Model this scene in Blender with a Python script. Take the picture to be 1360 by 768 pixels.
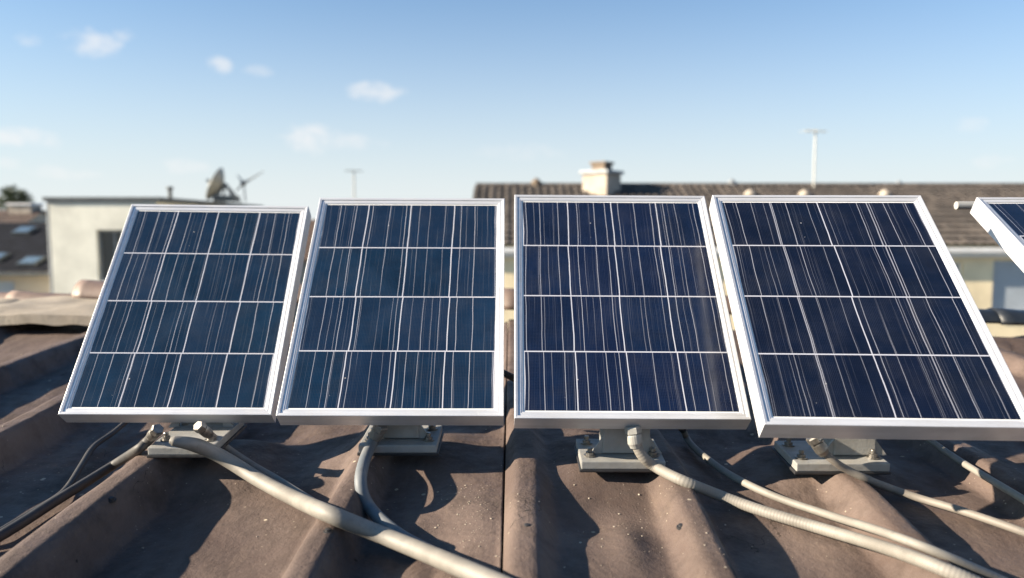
import bpy, bmesh, math, random
from mathutils import Vector, Matrix, noise
R = math.radians
random.seed(7)
for o in list(bpy.data.objects): bpy.data.objects.remove(o)
S = bpy.context.scene
COL = S.collection

# ------------------------------------------------------------------ camera
F = 1000.0                       # focal length in photo pixels (1360 wide)
PITCH = math.atan(84 / 1000)     # looking slightly down
CZ = 6.5                         # eye height above the street
CAMP = Vector((0, 0, CZ))
FWD = Vector((0, math.cos(PITCH), -math.sin(PITCH)))
UP = Vector((0, math.sin(PITCH), math.cos(PITCH)))
cam = bpy.data.cameras.new('camera'); co = bpy.data.objects.new('camera', cam); COL.objects.link(co)
co.location = CAMP; co.rotation_euler = (math.pi / 2 - PITCH, 0, 0)
cam.sensor_width = 36; cam.lens = 36 * F / 1360
cam.clip_start = 0.05; cam.clip_end = 3000
cam.dof.use_dof = True; cam.dof.focus_distance = 2.0; cam.dof.aperture_fstop = 1.65; cam.dof.aperture_blades = 0
S.camera = co

# ------------------------------------------------------------------ light
SUN_EL, SUN_AZ = 22.0, -99.0      # azimuth clockwise from +Y (straight ahead)
w = bpy.data.worlds.new("World"); S.world = w; w.use_nodes = True
nt = w.node_tree; N = nt.nodes; Lk = nt.links
bg = N['Background']
sky = N.new('ShaderNodeTexSky'); sky.sky_type = 'NISHITA'; sky.sun_disc = False
sky.sun_elevation = R(SUN_EL); sky.sun_rotation = R(SUN_AZ)
sky.altitude = 0; sky.air_density = 1.0; sky.dust_density = 1.2; sky.ozone_density = 1.6
bg.inputs['Strength'].default_value = 0.05
# clouds: small soft cumulus at fixed directions of the sky dome (azimuth, elevation in radians)
tc = N.new('ShaderNodeTexCoord')
sep = N.new('ShaderNodeSeparateXYZ'); Lk.new(tc.outputs['Generated'], sep.inputs[0])
def M_(op, a, b=None, c=None):
    m = N.new('ShaderNodeMath'); m.operation = op
    for i, v in enumerate((a, b, c)):
        if v is None: continue
        if isinstance(v, (int, float)): m.inputs[i].default_value = v
        else: Lk.new(v, m.inputs[i])
    return m.outputs[0]
az = M_('ARCTAN2', sep.outputs[0], sep.outputs[1])
el = M_('ARCSINE', sep.outputs[2])
nz = N.new('ShaderNodeTexNoise'); nz.inputs['Scale'].default_value = 34; nz.inputs['Detail'].default_value = 6; nz.inputs['Roughness'].default_value = 0.6
mp = N.new('ShaderNodeMapping'); mp.inputs['Scale'].default_value = (1, 1, 1.7)
Lk.new(tc.outputs['Generated'], mp.inputs[0]); Lk.new(mp.outputs[0], nz.inputs['Vector'])
nzc = M_('MULTIPLY', M_('SUBTRACT', nz.outputs[0], 0.5), 5.5)
def dirof(u, v):
    d = (FWD + Vector((1, 0, 0)) * ((u - 680) / F) + UP * ((384 - v) / F)).normalized()
    return math.atan2(d.x, d.y), math.asin(d.z)
clouds = [(122, 58, 30, 15, 1.0), (38, 51, 14, 8, .7), (168, 45, 16, 8, .7), (293, 86, 16, 10, .9), (340, 94, 20, 7, .45),
          (503, 122, 38, 14, .95), (412, 183, 38, 20, 1.1), (462, 190, 50, 13, .6), (18, 182, 50, 12, .9), (245, 222, 36, 10, .6), (85, 229, 40, 8, .5), (5, 215, 25, 8, .5),
          (1288, 165, 18, 9, .6), (1318, 216, 20, 9, .6), (-160, 120, 60, 22, 1), (1500, 90, 50, 18, 1), (690, 202, 60, 12, .35)]
tot = None
for (u, v, a, b, s) in clouds:
    A, E_ = dirof(u, v)
    a *= .86; b *= .86; dx = M_('DIVIDE', M_('SUBTRACT', az, A), a / F); dy = M_('DIVIDE', M_('SUBTRACT', el, E_), b / F)
    r2 = M_('ADD', M_('MULTIPLY', dx, dx), M_('MULTIPLY', dy, dy))
    g = M_('SUBTRACT', 1.0, r2)
    g = M_('ADD', g, nzc)
    mr = N.new('ShaderNodeMapRange'); mr.interpolation_type = 'SMOOTHSTEP'
    Lk.new(g, mr.inputs[0]); mr.inputs[1].default_value = -0.7; mr.inputs[2].default_value = 1.9; mr.inputs[4].default_value = s * .66
    gm = M_('MULTIPLY', mr.outputs[0], M_('LESS_THAN', r2, 4.0))
    tot = gm if tot is None else M_('MAXIMUM', tot, gm)
# the pale band of summer haze low on the dome, over the clear blue above it
tint = N.new('ShaderNodeMix'); tint.data_type = 'RGBA'; tint.blend_type = 'MULTIPLY'; tint.inputs[0].default_value = 1
Lk.new(sky.outputs[0], tint.inputs[6]); tint.inputs[7].default_value = (.42, .80, 1.08, 1)
mixh = N.new('ShaderNodeMix'); mixh.data_type = 'RGBA'
hz = M_('MULTIPLY', M_('EXPONENT', M_('MULTIPLY', M_('POWER', M_('MAXIMUM', el, 0.0), 1.5), -10.5)), 0.96)
Lk.new(hz, mixh.inputs[0]); Lk.new(tint.outputs[2], mixh.inputs[6]); mixh.inputs[7].default_value = (5.1, 5.35, 5.4, 1)
mixc = N.new('ShaderNodeMix'); mixc.data_type = 'RGBA'
tot = M_('MINIMUM', tot, 0.85)
Lk.new(tot, mixc.inputs[0])
Lk.new(mixh.outputs[2], mixc.inputs[6]); mixc.inputs[7].default_value = (5.7, 5.6, 5.55, 1)
Lk.new(mixc.outputs[2], bg.inputs['Color'])

sl = bpy.data.lights.new('sun', 'SUN'); so = bpy.data.objects.new('sun', sl); COL.objects.link(so)
sl.energy = 5.0; sl.angle = R(0.6); sl.color = (1.0, 0.85, 0.66)
sd = Vector((math.sin(R(SUN_AZ)) * math.cos(R(SUN_EL)), math.cos(R(SUN_AZ)) * math.cos(R(SUN_EL)), math.sin(R(SUN_EL))))
so.rotation_euler = sd.to_track_quat('Z', 'Y').to_euler(); so.location = (-6, 0, 14)
S.view_settings.view_transform = 'Standard'; S.view_settings.look = 'None'
S.view_settings.exposure = 1.78; S.view_settings.gamma = 1; S.view_settings.use_curve_mapping = False
S.render.engine = 'CYCLES'

# ------------------------------------------------------------------ helpers
def ray(u, v): return FWD + Vector((1, 0, 0)) * ((u - 680) / F) + UP * ((384 - v) / F)
def at(u, v, d): return CAMP + ray(u, v) * d
def c2w(p): return CAMP + Vector((1, 0, 0)) * p[0] + UP * p[1] - FWD * p[2]
def c2wd(p): return Vector((1, 0, 0)) * p[0] + UP * p[1] - FWD * p[2]

def tag(o, label=None, cat=None, group=None, kind=None):
    if label: o['label'] = label
    if cat: o['category'] = cat
    if group: o['group'] = group
    if kind: o['kind'] = kind
    return o
def empty(name, loc, rot=None):
    o = bpy.data.objects.new(name, None); COL.objects.link(o); o.location = loc; o.empty_display_size = .1
    if rot is not None: o.rotation_euler = rot
    return o
def link(name, bm_, mat, parent=None, smooth=False, world=False):
    """world=True: vertices are in world space, the object gets its own origin at their centre"""
    me = bpy.data.meshes.new(name)
    if world and parent is not None:
        bmesh.ops.translate(bm_, verts=bm_.verts, vec=-parent.location)
    elif world:
        c = Vector((0, 0, 0))
        for v in bm_.verts: c += v.co
        c /= len(bm_.verts); bmesh.ops.translate(bm_, verts=bm_.verts, vec=-c)
    bmesh.ops.recalc_face_normals(bm_, faces=bm_.faces)
    bm_.to_mesh(me); bm_.free()
    for p in me.polygons: p.use_smooth = smooth
    me.materials.append(mat)
    o = bpy.data.objects.new(name, me); COL.objects.link(o)
    if parent is not None: o.parent = parent
    elif world: o.location = c
    return o
def BM(): return bmesh.new()
def box(bm, c, s, mat=None, bev=0):
    g = bmesh.ops.create_cube(bm, size=1)
    vs = g['verts']
    bmesh.ops.scale(bm, verts=vs, vec=s)
    if bev:
        es = list({e for v in vs for e in v.link_edges})
        r = bmesh.ops.bevel(bm, geom=es, offset=bev, segments=2, profile=.6, affect='EDGES')
        vs = list({v for f in r['faces'] for v in f.verts} | {v for v in vs if v.is_valid})
    if mat is not None: bmesh.ops.transform(bm, verts=vs, matrix=mat)
    bmesh.ops.translate(bm, verts=vs, vec=c)
    return vs
def tube(bm, pts, rad, seg=14, cap=True, ribbed=0, squash=1.0):
    """closed tube through pts, rad a number or a list"""
    n = len(pts)
    T = [(pts[min(i + 1, n - 1)] - pts[max(i - 1, 0)]).normalized() for i in range(n)]
    nrm = T[0].cross(Vector((0, 0, 1)))
    if nrm.length < 1e-3: nrm = T[0].cross(Vector((1, 0, 0)))
    nrm.normalize(); rings = []
    for i in range(n):
        nrm = (nrm - T[i] * nrm.dot(T[i])).normalized(); b = T[i].cross(nrm)
        r = rad[i] if isinstance(rad, (list, tuple)) else rad
        rings.append([bm.verts.new(pts[i] + (nrm * math.cos(2 * math.pi * k / seg) + b * math.sin(2 * math.pi * k / seg) * squash) * r) for k in range(seg)])
    for i in range(n - 1):
        for k in range(seg):
            bm.faces.new((rings[i][k], rings[i][(k + 1) % seg], rings[i + 1][(k + 1) % seg], rings[i + 1][k]))
    if cap: bm.faces.new(rings[0]); bm.faces.new(rings[-1])
def lathe(bm, prof, base, axis, seg=20):
    """prof = [(radius, distance along axis)]"""
    a = Vector(axis).normalized(); u = a.orthogonal().normalized(); v = a.cross(u); rings = []
    for r, h in prof:
        rings.append([bm.verts.new(base + a * h + (u * math.cos(2 * math.pi * k / seg) + v * math.sin(2 * math.pi * k / seg)) * max(r, 1e-4)) for k in range(seg)])
    for i in range(len(rings) - 1):
        for k in range(seg): bm.faces.new((rings[i][k], rings[i][(k + 1) % seg], rings[i + 1][(k + 1) % seg], rings[i + 1][k]))
    bm.faces.new(rings[0]); bm.faces.new(rings[-1])
def quad(bm, a, b, c, d): bm.faces.new([bm.verts.new(Vector(p)) for p in (a, b, c, d)])

# ------------------------------------------------------------------ materials
class MatB:
    def __init__(s, name):
        s.m = bpy.data.materials.new(name); s.m.use_nodes = True; s.t = s.m.node_tree
        s.p = s.t.nodes['Principled BSDF']; s._tc = None
    def n(s, typ, **kw):
        x = s.t.nodes.new(typ)
        for k, v in kw.items(): setattr(x, k, v)
        return x
    def l(s, a, b): s.t.links.new(a, b)
    def tc(s):
        if not s._tc: s._tc = s.n('ShaderNodeTexCoord')
        return s._tc.outputs['Object']
    def math(s, op, a, b=None, c=None, clamp=False):
        m = s.n('ShaderNodeMath', operation=op); m.use_clamp = clamp
        for i, v in enumerate((a, b, c)):
            if v is None: continue
            if isinstance(v, (int, float)): m.inputs[i].default_value = v
            else: s.l(v, m.inputs[i])
        return m.outputs[0]
    def noise(s, scale, detail=4, rough=.55, vec=None, stretch=None, dist=0):
        x = s.n('ShaderNodeTexNoise'); x.inputs['Scale'].default_value = scale; x.inputs['Detail'].default_value = detail
        x.inputs['Roughness'].default_value = rough; x.inputs['Distortion'].default_value = dist
        v = vec or s.tc()
        if stretch:
            mp = s.n('ShaderNodeMapping'); mp.inputs['Scale'].default_value = stretch; s.l(v, mp.inputs[0]); v = mp.outputs[0]
        s.l(v, x.inputs['Vector']); return x.outputs[0]
    def ramp(s, fac, lo, hi, a=0., b=1.):
        x = s.n('ShaderNodeMapRange'); x.interpolation_type = 'SMOOTHSTEP'
        s.l(fac, x.inputs[0]); x.inputs[1].default_value = lo; x.inputs[2].default_value = hi; x.inputs[3].default_value = a; x.inputs[4].default_value = b
        return x.outputs[0]
    def mix(s, fac, a, b, mode='MIX'):
        x = s.n('ShaderNodeMix', data_type='RGBA', blend_type=mode)
        for i, v in ((0, fac), (6, a), (7, b)):
            if isinstance(v, (int, float)): x.inputs[i].default_value = v
            elif isinstance(v, tuple): x.inputs[i].default_value = (*v, 1)
            else: s.l(v, x.inputs[i])
        return x.outputs[2]
    def bump(s, h, strength=.3, dist=.01):
        b = s.n('ShaderNodeBump'); b.inputs['Strength'].default_value = strength; b.inputs['Distance'].default_value = dist
        s.l(h, b.inputs['Height']); s.l(b.outputs[0], s.p.inputs['Normal'])
    def set(s, **kw):
        for k, v in kw.items():
            i = s.p.inputs[k.replace('_', ' ')]
            if isinstance(v, (int, float)): i.default_value = v
            elif isinstance(v, tuple): i.default_value = (*v, 1)
            else: s.l(v, i)
        return s
def simple(name, col, rough=.6, metal=0., var=.25, scale=8, bump=0., bdist=.003, dirt=None, coat=0):
    m = MatB(name)
    f = m.noise(scale, 5)
    c = m.mix(m.ramp(f, .3, .7), tuple(x * (1 - var) for x in col), tuple(min(1, x * (1 + var)) for x in col))
    if dirt:
        c = m.mix(m.ramp(m.noise(scale * 2.7, 6, .7), .5, .75, 0, .75), c, dirt)
    m.set(Base_Color=c, Metallic=metal, Roughness=m.ramp(m.noise(scale * 3, 4), .3, .7, max(0, rough - .1), min(1, rough + .12)))
    if coat: m.set(Coat_Weight=coat, Coat_Roughness=.1)
    if bump: m.bump(m.noise(scale * 9, 6, .65), bump, bdist)
    return m.m
def roof_mat():
    m = MatB('weathered_roof')
    big = m.noise(2.2, 5, .6); mid = m.noise(9, 6, .65); fine = m.noise(70, 5, .7)
    c = m.mix(m.ramp(big, .3, .7), (.072, .052, .045), (.132, .100, .086))
    c = m.mix(m.ramp(mid, .42, .72, 0, .65), c, (.040, .029, .025))
    c = m.mix(m.ramp(m.noise(5, 7, .7, stretch=(3, .5, 1)), .52, .75, 0, .5), c, (.15, .112, .088))
    c = m.mix(m.ramp(fine, .35, .75, 0, .35), c, (.1, .078, .07))
    # pale specks of lichen and bird lime
    vo = m.n('ShaderNodeTexVoronoi'); vo.inputs['Scale'].default_value = 26; m.l(m.tc(), vo.inputs['Vector'])
    sep = m.n('ShaderNodeSeparateColor'); m.l(vo.outputs['Color'], sep.inputs[0])
    rad = m.math('MULTIPLY', m.math('POWER', sep.outputs[0], 4.0), .17)
    sp = m.math('MULTIPLY', m.math('LESS_THAN', vo.outputs['Distance'], rad), m.math('GREATER_THAN', m.noise(3.1, 2), .48))
    vo2 = m.n('ShaderNodeTexVoronoi'); vo2.inputs['Scale'].default_value = 95; m.l(m.tc(), vo2.inputs['Vector'])
    sep2 = m.n('ShaderNodeSeparateColor'); m.l(vo2.outputs['Color'], sep2.inputs[0])
    sp2 = m.math('MULTIPLY', m.math('LESS_THAN', vo2.outputs['Distance'], m.math('MULTIPLY', m.math('POWER', sep2.outputs[1], 4.0), .22)), m.math('GREATER_THAN', m.noise(4.3, 3), .55))
    spk = m.math('MAXIMUM', sp, m.math('MULTIPLY', sp2, .7))
    c = m.mix(m.math('MULTIPLY', spk, .8), c, (.42, .36, .27))
    # chipped dark pits
    vo3 = m.n('ShaderNodeTexVoronoi'); vo3.inputs['Scale'].default_value = 13; m.l(m.noise_vec(.05) if hasattr(m, 'noise_vec') else m.tc(), vo3.inputs['Vector'])
    sep3 = m.n('ShaderNodeSeparateColor'); m.l(vo3.outputs['Color'], sep3.inputs[0])
    pit = m.math('LESS_THAN', vo3.outputs['Distance'], m.math('MULTIPLY', m.math('POWER', sep3.outputs[2], 8.0), .1))
    c = m.mix(pit, c, (.02, .016, .015))
    # hairline cracks, only in a few patches
    wob = m.n('ShaderNodeVectorMath', operation='ADD'); nv = m.n('ShaderNodeTexNoise'); nv.inputs['Scale'].default_value = 14; nv.inputs['Detail'].default_value = 6
    m.l(m.tc(), nv.inputs['Vector']); sc = m.n('ShaderNodeVectorMath', operation='SCALE'); sc.inputs['Scale'].default_value = .13; m.l(nv.outputs['Color'], sc.inputs[0])
    m.l(m.tc(), wob.inputs[0]); m.l(sc.outputs[0], wob.inputs[1])
    vc = m.n('ShaderNodeTexVoronoi', feature='DISTANCE_TO_EDGE'); vc.inputs['Scale'].default_value = 2.6; m.l(wob.outputs[0], vc.inputs['Vector'])
    cr = m.math('MULTIPLY', m.math('LESS_THAN', vc.outputs['Distance'], .0028), m.math('GREATER_THAN', m.noise(2.3, 3), .6))
    c = m.mix(m.math('MULTIPLY', cr, .85), c, (.03, .024, .02))
    m.set(Base_Color=c, Roughness=m.ramp(mid, .3, .7, .5, .8), Specular_IOR_Level=.2)
    h = m.math('ADD', m.math('MULTIPLY', fine, .3), m.math('MULTIPLY', mid, 1.5)); h = m.math('ADD', h, m.math('MULTIPLY', m.noise(240, 3, .6), .12))
    h = m.math('ADD', h, m.math('MULTIPLY', spk, .5)); h = m.math('SUBTRACT', h, m.math('MULTIPLY', m.math('MAXIMUM', cr, pit), 1.0))
    m.bump(h, .7, .008)
    return m.m
def cell_mat(tone, side=1.0):
    """dark blue cells: four by four fields, printed lines, fine finger mesh; object space metres, centre origin"""
    m = MatB('solar_cells')
    sp = m.n('ShaderNodeSeparateXYZ'); m.l(m.tc(), sp.inputs[0]); X, Y = sp.outputs[0], sp.outputs[1]
    oi = m.n('ShaderNodeObjectInfo')
    rnd = m.math('MULTIPLY', oi.outputs['Random'], 57.0)
    row = m.math('FLOOR', m.math('DIVIDE', Y, .187))
    wx = m.math('MULTIPLY', m.math('SUBTRACT', m.noise(1.0, 3, .5, stretch=(9, 4.5, 1)), .5), .011)
    rowoff = m.math('MULTIPLY', m.math('SINE', m.math('ADD', m.math('MULTIPLY', row, 2.4), rnd)), .0022)
    xs = m.math('ADD', m.math('ADD', X, wx), rowoff)
    def lines(scale, width, seed, rand=1.0, soft=.6, perrow=0.):
        v = m.n('ShaderNodeTexVoronoi', voronoi_dimensions='1D', feature='DISTANCE_TO_EDGE')
        v.inputs['Scale'].default_value = scale; v.inputs['Randomness'].default_value = rand
        wv = m.math('ADD', m.math('ADD', xs, m.math('MULTIPLY', rnd, 1.37)), seed)
        if perrow: wv = m.math('ADD', wv, m.math('MULTIPLY', row, perrow))
        m.l(wv, v.inputs['W'])
        d = m.math('DIVIDE', v.outputs['Distance'], scale)
        return m.ramp(d, width * (1 - soft), width, 1, 0)
    def fade(sx, sy, seed, lo=.35, hi=.62):
        mp = m.n('ShaderNodeMapping'); mp.inputs['Location'].default_value = (seed, seed * .7, 0); mp.inputs['Scale'].default_value = (sx, sy, 1)
        m.l(m.tc(), mp.inputs[0]); ad = m.n('ShaderNodeVectorMath', operation='ADD'); m.l(mp.outputs[0], ad.inputs[0]); m.l(oi.outputs['Random'], ad.inputs[1])
        return m.ramp(m.noise(1, 2, .5, vec=ad.outputs[0]), lo, hi)
    def regular(period, width, off=0., coord=None, soft=.5):
        c_ = coord if coord is not None else xs
        t = m.math('ABSOLUTE', m.math('SUBTRACT', m.math('FRACT', m.math('ADD', m.math('DIVIDE', c_, period), .5 + off)), .5))
        return m.ramp(m.math('MULTIPLY', t, period), width * (1 - soft), width, 1, 0)
    major = regular(.138, .0019)
    if side < 1: major = m.math('MULTIPLY', major, m.ramp(m.math('ABSOLUTE', X), .03, .06, 1.0, side))
    mid = m.math('MULTIPLY', lines(21, .0011, .3), fade(14, .8, 3.1, .30, .55))
    mid2 = m.math('MULTIPLY', lines(33, .0008, 7.7, perrow=.013), fade(22, 1.6, 9.1, .42, .66))
    thin = m.math('MULTIPLY', lines(80, .0006, 2.2, perrow=.007), fade(30, 2.5, 5.3, .40, .7))
    fing = regular(.0042, .0011, coord=X)
    weave = regular(.0046, .0011, coord=Y)
    fl = m.math('MAXIMUM', major, m.math('MULTIPLY', mid, .68))
    fl = m.math('MAXIMUM', fl, m.math('MULTIPLY', mid2, .36)); fl = m.math('MAXIMUM', fl, m.math('MULTIPLY', thin, .12))
    tex = m.math('ADD', m.math('MULTIPLY', fing, .026), m.math('MULTIPLY', weave, .018))
    fl = m.math('MAXIMUM', fl, m.math('MULTIPLY', tex, m.ramp(m.noise(9, 4), .3, .7, .4, 1)))
    rows = regular(.187, .0022, coord=Y, soft=.35)
    fl = m.math('MAXIMUM', fl, rows)
    # cells differ a little from one another
    col_i = m.math('FLOOR', m.math('DIVIDE', X, .138))
    wn = m.n('ShaderNodeTexWhiteNoise', noise_dimensions='3D'); cx = m.n('ShaderNodeCombineXYZ')
    m.l(col_i, cx.inputs[0]); m.l(row, cx.inputs[1]); m.l(rnd, cx.inputs[2]); m.l(cx.outputs[0], wn.inputs[0])
    base = m.mix(m.ramp(m.noise(6, 6, .7), .3, .72), tuple(a * .42 for a in tone), tuple(a * .8 for a in tone))
    base = m.mix(m.math('MULTIPLY', wn.outputs[0], .45), base, (tone[0] * 1.5, tone[1] * .6, tone[2] * .7))
    c = m.mix(fl, base, (.42, .43, .49))
    # dust film and specks
    du = m.math('MULTIPLY', m.ramp(m.noise(4.5, 7, .75), .45, .8), .018)
    c = m.mix(du, c, (.30, .28, .26))
    vo = m.n('ShaderNodeTexVoronoi'); vo.inputs['Scale'].default_value = 30; m.l(m.tc(), vo.inputs['Vector'])
    sc = m.n('ShaderNodeSeparateColor'); m.l(vo.outputs['Color'], sc.inputs[0])
    c = m.mix(m.math('MULTIPLY', m.math('LESS_THAN', vo.outputs['Distance'], m.math('MULTIPLY', m.math('POWER', sc.outputs[0], 9.), .06)), .5), c, (.6, .58, .55))
    m.set(Base_Color=c, Roughness=m.ramp(m.noise(5, 6, .7), .3, .75, .1, .26), Specular_IOR_Level=.42)
    m.bump(m.noise(14, 4), .02, .002)
    return m.m
def alu_mat():
    m = MatB('brushed_aluminium')
    br = m.noise(1, 4, .6, stretch=(7, 60, 60))
    smud = m.ramp(m.noise(6, 6, .7), .4, .75)
    c = m.mix(m.ramp(br, .3, .7, 0, .5), (.60, .615, .645), (.48, .49, .515)); c = m.mix(m.math('MULTIPLY', smud, .3), c, (.30, .28, .25))
    m.set(Base_Color=c, Metallic=.4, Roughness=m.ramp(m.noise(12, 5), .3, .7, .36, .52))
    m.bump(br, .05, .001)
    return m.m
def hose_mat(name, col, dirt, ring=0):
    m = MatB(name)
    f = m.noise(7, 5, .6); g = m.noise(30, 6, .7)
    c = m.mix(m.ramp(f, .35, .7, 0, .75), col, dirt); c = m.mix(m.ramp(g, .5, .75, 0, .5), c, tuple(x * .45 for x in col))
    m.set(Base_Color=c, Roughness=.62)
    m.bump(m.noise(60, 5, .6), .3, .002)
    return m.m
def render_mat(name, col, var=.12, scale=1.2):
    m = MatB(name)
    c = m.mix(m.ramp(m.noise(scale, 6, .6), .3, .7), tuple(x * (1 - var) for x in col), tuple(x * (1 + var) for x in col))
    c = m.mix(m.ramp(m.noise(1, 6, .7, stretch=(3, 3, .35)), .55, .8, 0, .35), c, tuple(x * .6 for x in col))
    m.set(Base_Color=c, Roughness=.9); m.bump(m.noise(40, 5), .3, .01); return m.m
def tile_mat(name, cols, px, py):
    """per-tile tone in object space"""
    m = MatB(name); sp = m.n('ShaderNodeSeparateXYZ'); m.l(m.tc(), sp.inputs[0])
    cx = m.n('ShaderNodeCombineXYZ'); m.l(m.math('FLOOR', m.math('DIVIDE', sp.outputs[0], px)), cx.inputs[0]); m.l(m.math('FLOOR', m.math('DIVIDE', sp.outputs[1], py)), cx.inputs[1])
    wn = m.n('ShaderNodeTexWhiteNoise', noise_dimensions='3D'); m.l(cx.outputs[0], wn.inputs[0])
    c = m.mix(wn.outputs[0], cols[0], cols[1]); c = m.mix(m.ramp(m.noise(.8, 6, .7), .4, .75, 0, .7), c, cols[2])
    m.set(Base_Color=c, Roughness=.85); return m.m

ROOF = roof_mat(); ALU = alu_mat()
TONES = {1: (.0040, .023, .054), 2: (.0035, .022, .055), 3: (.0022, .012, .043), 4: (.001, .006, .023), 5: (.002, .011, .033)}
CELLS = {k: cell_mat(v, .55 if k == 4 else 1.0) for k, v in TONES.items()}
GALV = simple('painted_grey_metal', (.25, .25, .24), .55, .1, .12, 14, .25, dirt=(.24, .22, .19))
STEEL = simple('dull_steel', (.20, .19, .175), .4, .8, .25, 60, .1)
PVC = hose_mat('cream_conduit', (.205, .193, .172), (.125, .116, .102))
PVCG = hose_mat('grey_conduit', (.19, .175, .155), (.13, .115, .10))
FIT = simple('pale_fitting', (.25, .25, .235), .4, 0, .15, 20, dirt=(.2, .19, .17))
BLACK = hose_mat('black_rubber', (.022, .023, .026), (.06, .055, .05))
BLUEGREY = hose_mat('blue_grey_conduit', (.10, .115, .13), (.17, .165, .155))
BACKS = simple('white_backsheet', (.7, .7, .69), .5, 0, .05, 4)
JBOX = simple('black_plastic', (.02, .02, .022), .45, 0, .2, 20)
CREAM = render_mat('cream_render', (.72, .71, .62)); OCHRE = render_mat('warm_cream_render', (.80, .68, .46))
BEIGE = render_mat('beige_render', (.50, .43, .34)); STONE = render_mat('pale_chimney_render', (.36, .315, .26), .15, 3)
DARKROOF = simple('dark_slate', (.010, .012, .018), .9, 0, .3, 3, .2); DARKROOF.node_tree.nodes['Principled BSDF'].inputs['Specular IOR Level'].default_value = .1
TRIM = simple('dark_metal_trim', (.07, .08, .085), .5, .2, .2, 4)
WHITE = simple('white_paint', (.72, .72, .72), .5, 0, .06, 3)
GREYM = simple('grey_downpipe', (.22, .24, .26), .5, .2, .1, 5)
BROWNT = tile_mat('brown_pantile', ((.046, .038, .033), (.105, .088, .075), (.042, .037, .033)), .24, .40)
REDT = tile_mat('red_brown_tile', ((.07, .045, .035), (.10, .065, .05), (.05, .035, .03)), .2, .3)
TERRA = simple('terracotta', (.15, .115, .085), .8, 0, .2, 5)
BLIND = simple('pale_blue_shutter', (.42, .47, .52), .5, 0, .06, 2)
RAW = simple('galvanised_rail', (.38, .37, .34), .45, .3, .1, 8)
def glass_mat():
    m = MatB('window_glass'); m.set(Base_Color=(.05, .06, .065), Roughness=.06, Specular_IOR_Level=.8)
    m.bump(m.noise(2, 2), .05, .02); return m.m
GLASS = glass_mat()

# ------------------------------------------------------------------ ground
def ground_mat():
    m = MatB('street_ground'); c = m.mix(m.ramp(m.noise(.05, 6), .4, .6), (.07, .075, .05), (.12, .115, .105)); m.set(Base_Color=c, Roughness=.9); return m.m
b = BM(); quad(b, (-1500, -1500, 0), (1500, -1500, 0), (1500, 1500, 0), (-1500, 1500, 0))
tag(link('ground', b, ground_mat()), kind='structure')

# ------------------------------------------------------------------ our roof
RIBS = [(-4.35, .09), (-3.75, .09), (-3.15, .09), (-2.58, .09), (-2.04, .085), (-1.56, .095), (-1.01, .115), (-.415, .080), (.018, .042), (.405, .060), (.845, .065), (1.27, .06), (1.70, .06), (2.15, .06), (2.6, .06), (3.05, .06), (3.5, .06), (4.0, .06)]
SEAM = -.020
def plane_z(y): return CZ - .7728 + .0692 * y
def ridge_y(x): return 3.95 - .13 * x
def rib_h(x, y):
    z = 0
    xx = x + .014 * math.sin(y * 2.1 + 1.0) + .006 * math.sin(y * 5.3 + x)
    for xc, h in RIBS:
        t = xx - xc
        if xc == .018 : wl, wr = .036, .060
        elif xc < -.5: wl, wr = .045 + h * .6, .02 + h * .34
        else: wl, wr = .03 + h * .45, .018 + h * .34
        flat = .020
        if t < -flat: q = (-t - flat) / wl
        elif t > flat: q = (t - flat) / wr
        else: q = 0
        if q < 1: z += h * (.5 + .5 * math.cos(math.pi * q))
    return z
def pan_drop(x):
    for (a, ha), (c, hc) in zip(RIBS, RIBS[1:]):
        if a <= x <= c:
            t = (x - a) / (c - a); t = t * t * (3 - 2 * t); return (ha + (hc - ha) * t)
    return .07
PADS = ((-.90, 2.16), (-.318, 2.17), (.293, 2.05), (.865, 2.04))
def roof_z(x, y):
    g = 0
    for cx, cy in PADS:
        q = ((x - cx) / .20) ** 4 + ((y - cy - .02) / .17) ** 4
        if q < 5: g = max(g, math.exp(-q))
    rb = rib_h(x, y) - pan_drop(x)
    k = min(1, max(0, (y - 3.15) / .6)); rb *= 1 - .65 * k * k * (3 - 2 * k)
    z = plane_z(y) + rb * (1 - .65 * g) + .004
    z += .0045 * noise.noise(Vector((x * 3.1, y * 2.2, 0))) + .003 * noise.noise(Vector((x * 9, y * 7, 3)))
    n3 = noise.noise(Vector((x * 4.2 + 7, y * 3.1, 5)))
    z -= .017 * max(0, 1 - abs(n3) * 11) * max(0, noise.noise(Vector((x * 1.3, y * 1.3, 8))) + .25)
    # a few dents pressed into the pans
    for cx, cy, rx, ry, dp in ((.20, 1.72, .13, .07, -.020), (-.16, 1.63, .10, .10, -.016), (-.62, 1.62, .12, .2, -.014), (.62, 1.62, .1, .2, -.014), (-1.25, 2.2, .1, .3, -.015), (.26, 1.62, .05, .14, .016), (-.08, 1.78, .05, .07, .010)):
        q = ((x - cx) / rx) ** 2 + ((y - cy) / ry) ** 2
        if q < 4: z += dp * math.exp(-q * 1.3)
    return z
roof = empty('corrugated_roof', (0, 1.8, plane_z(1.8)))
tag(roof, 'weathered brown corrugated roof with rounded ribs that carries the solar panels', 'roof')
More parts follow.
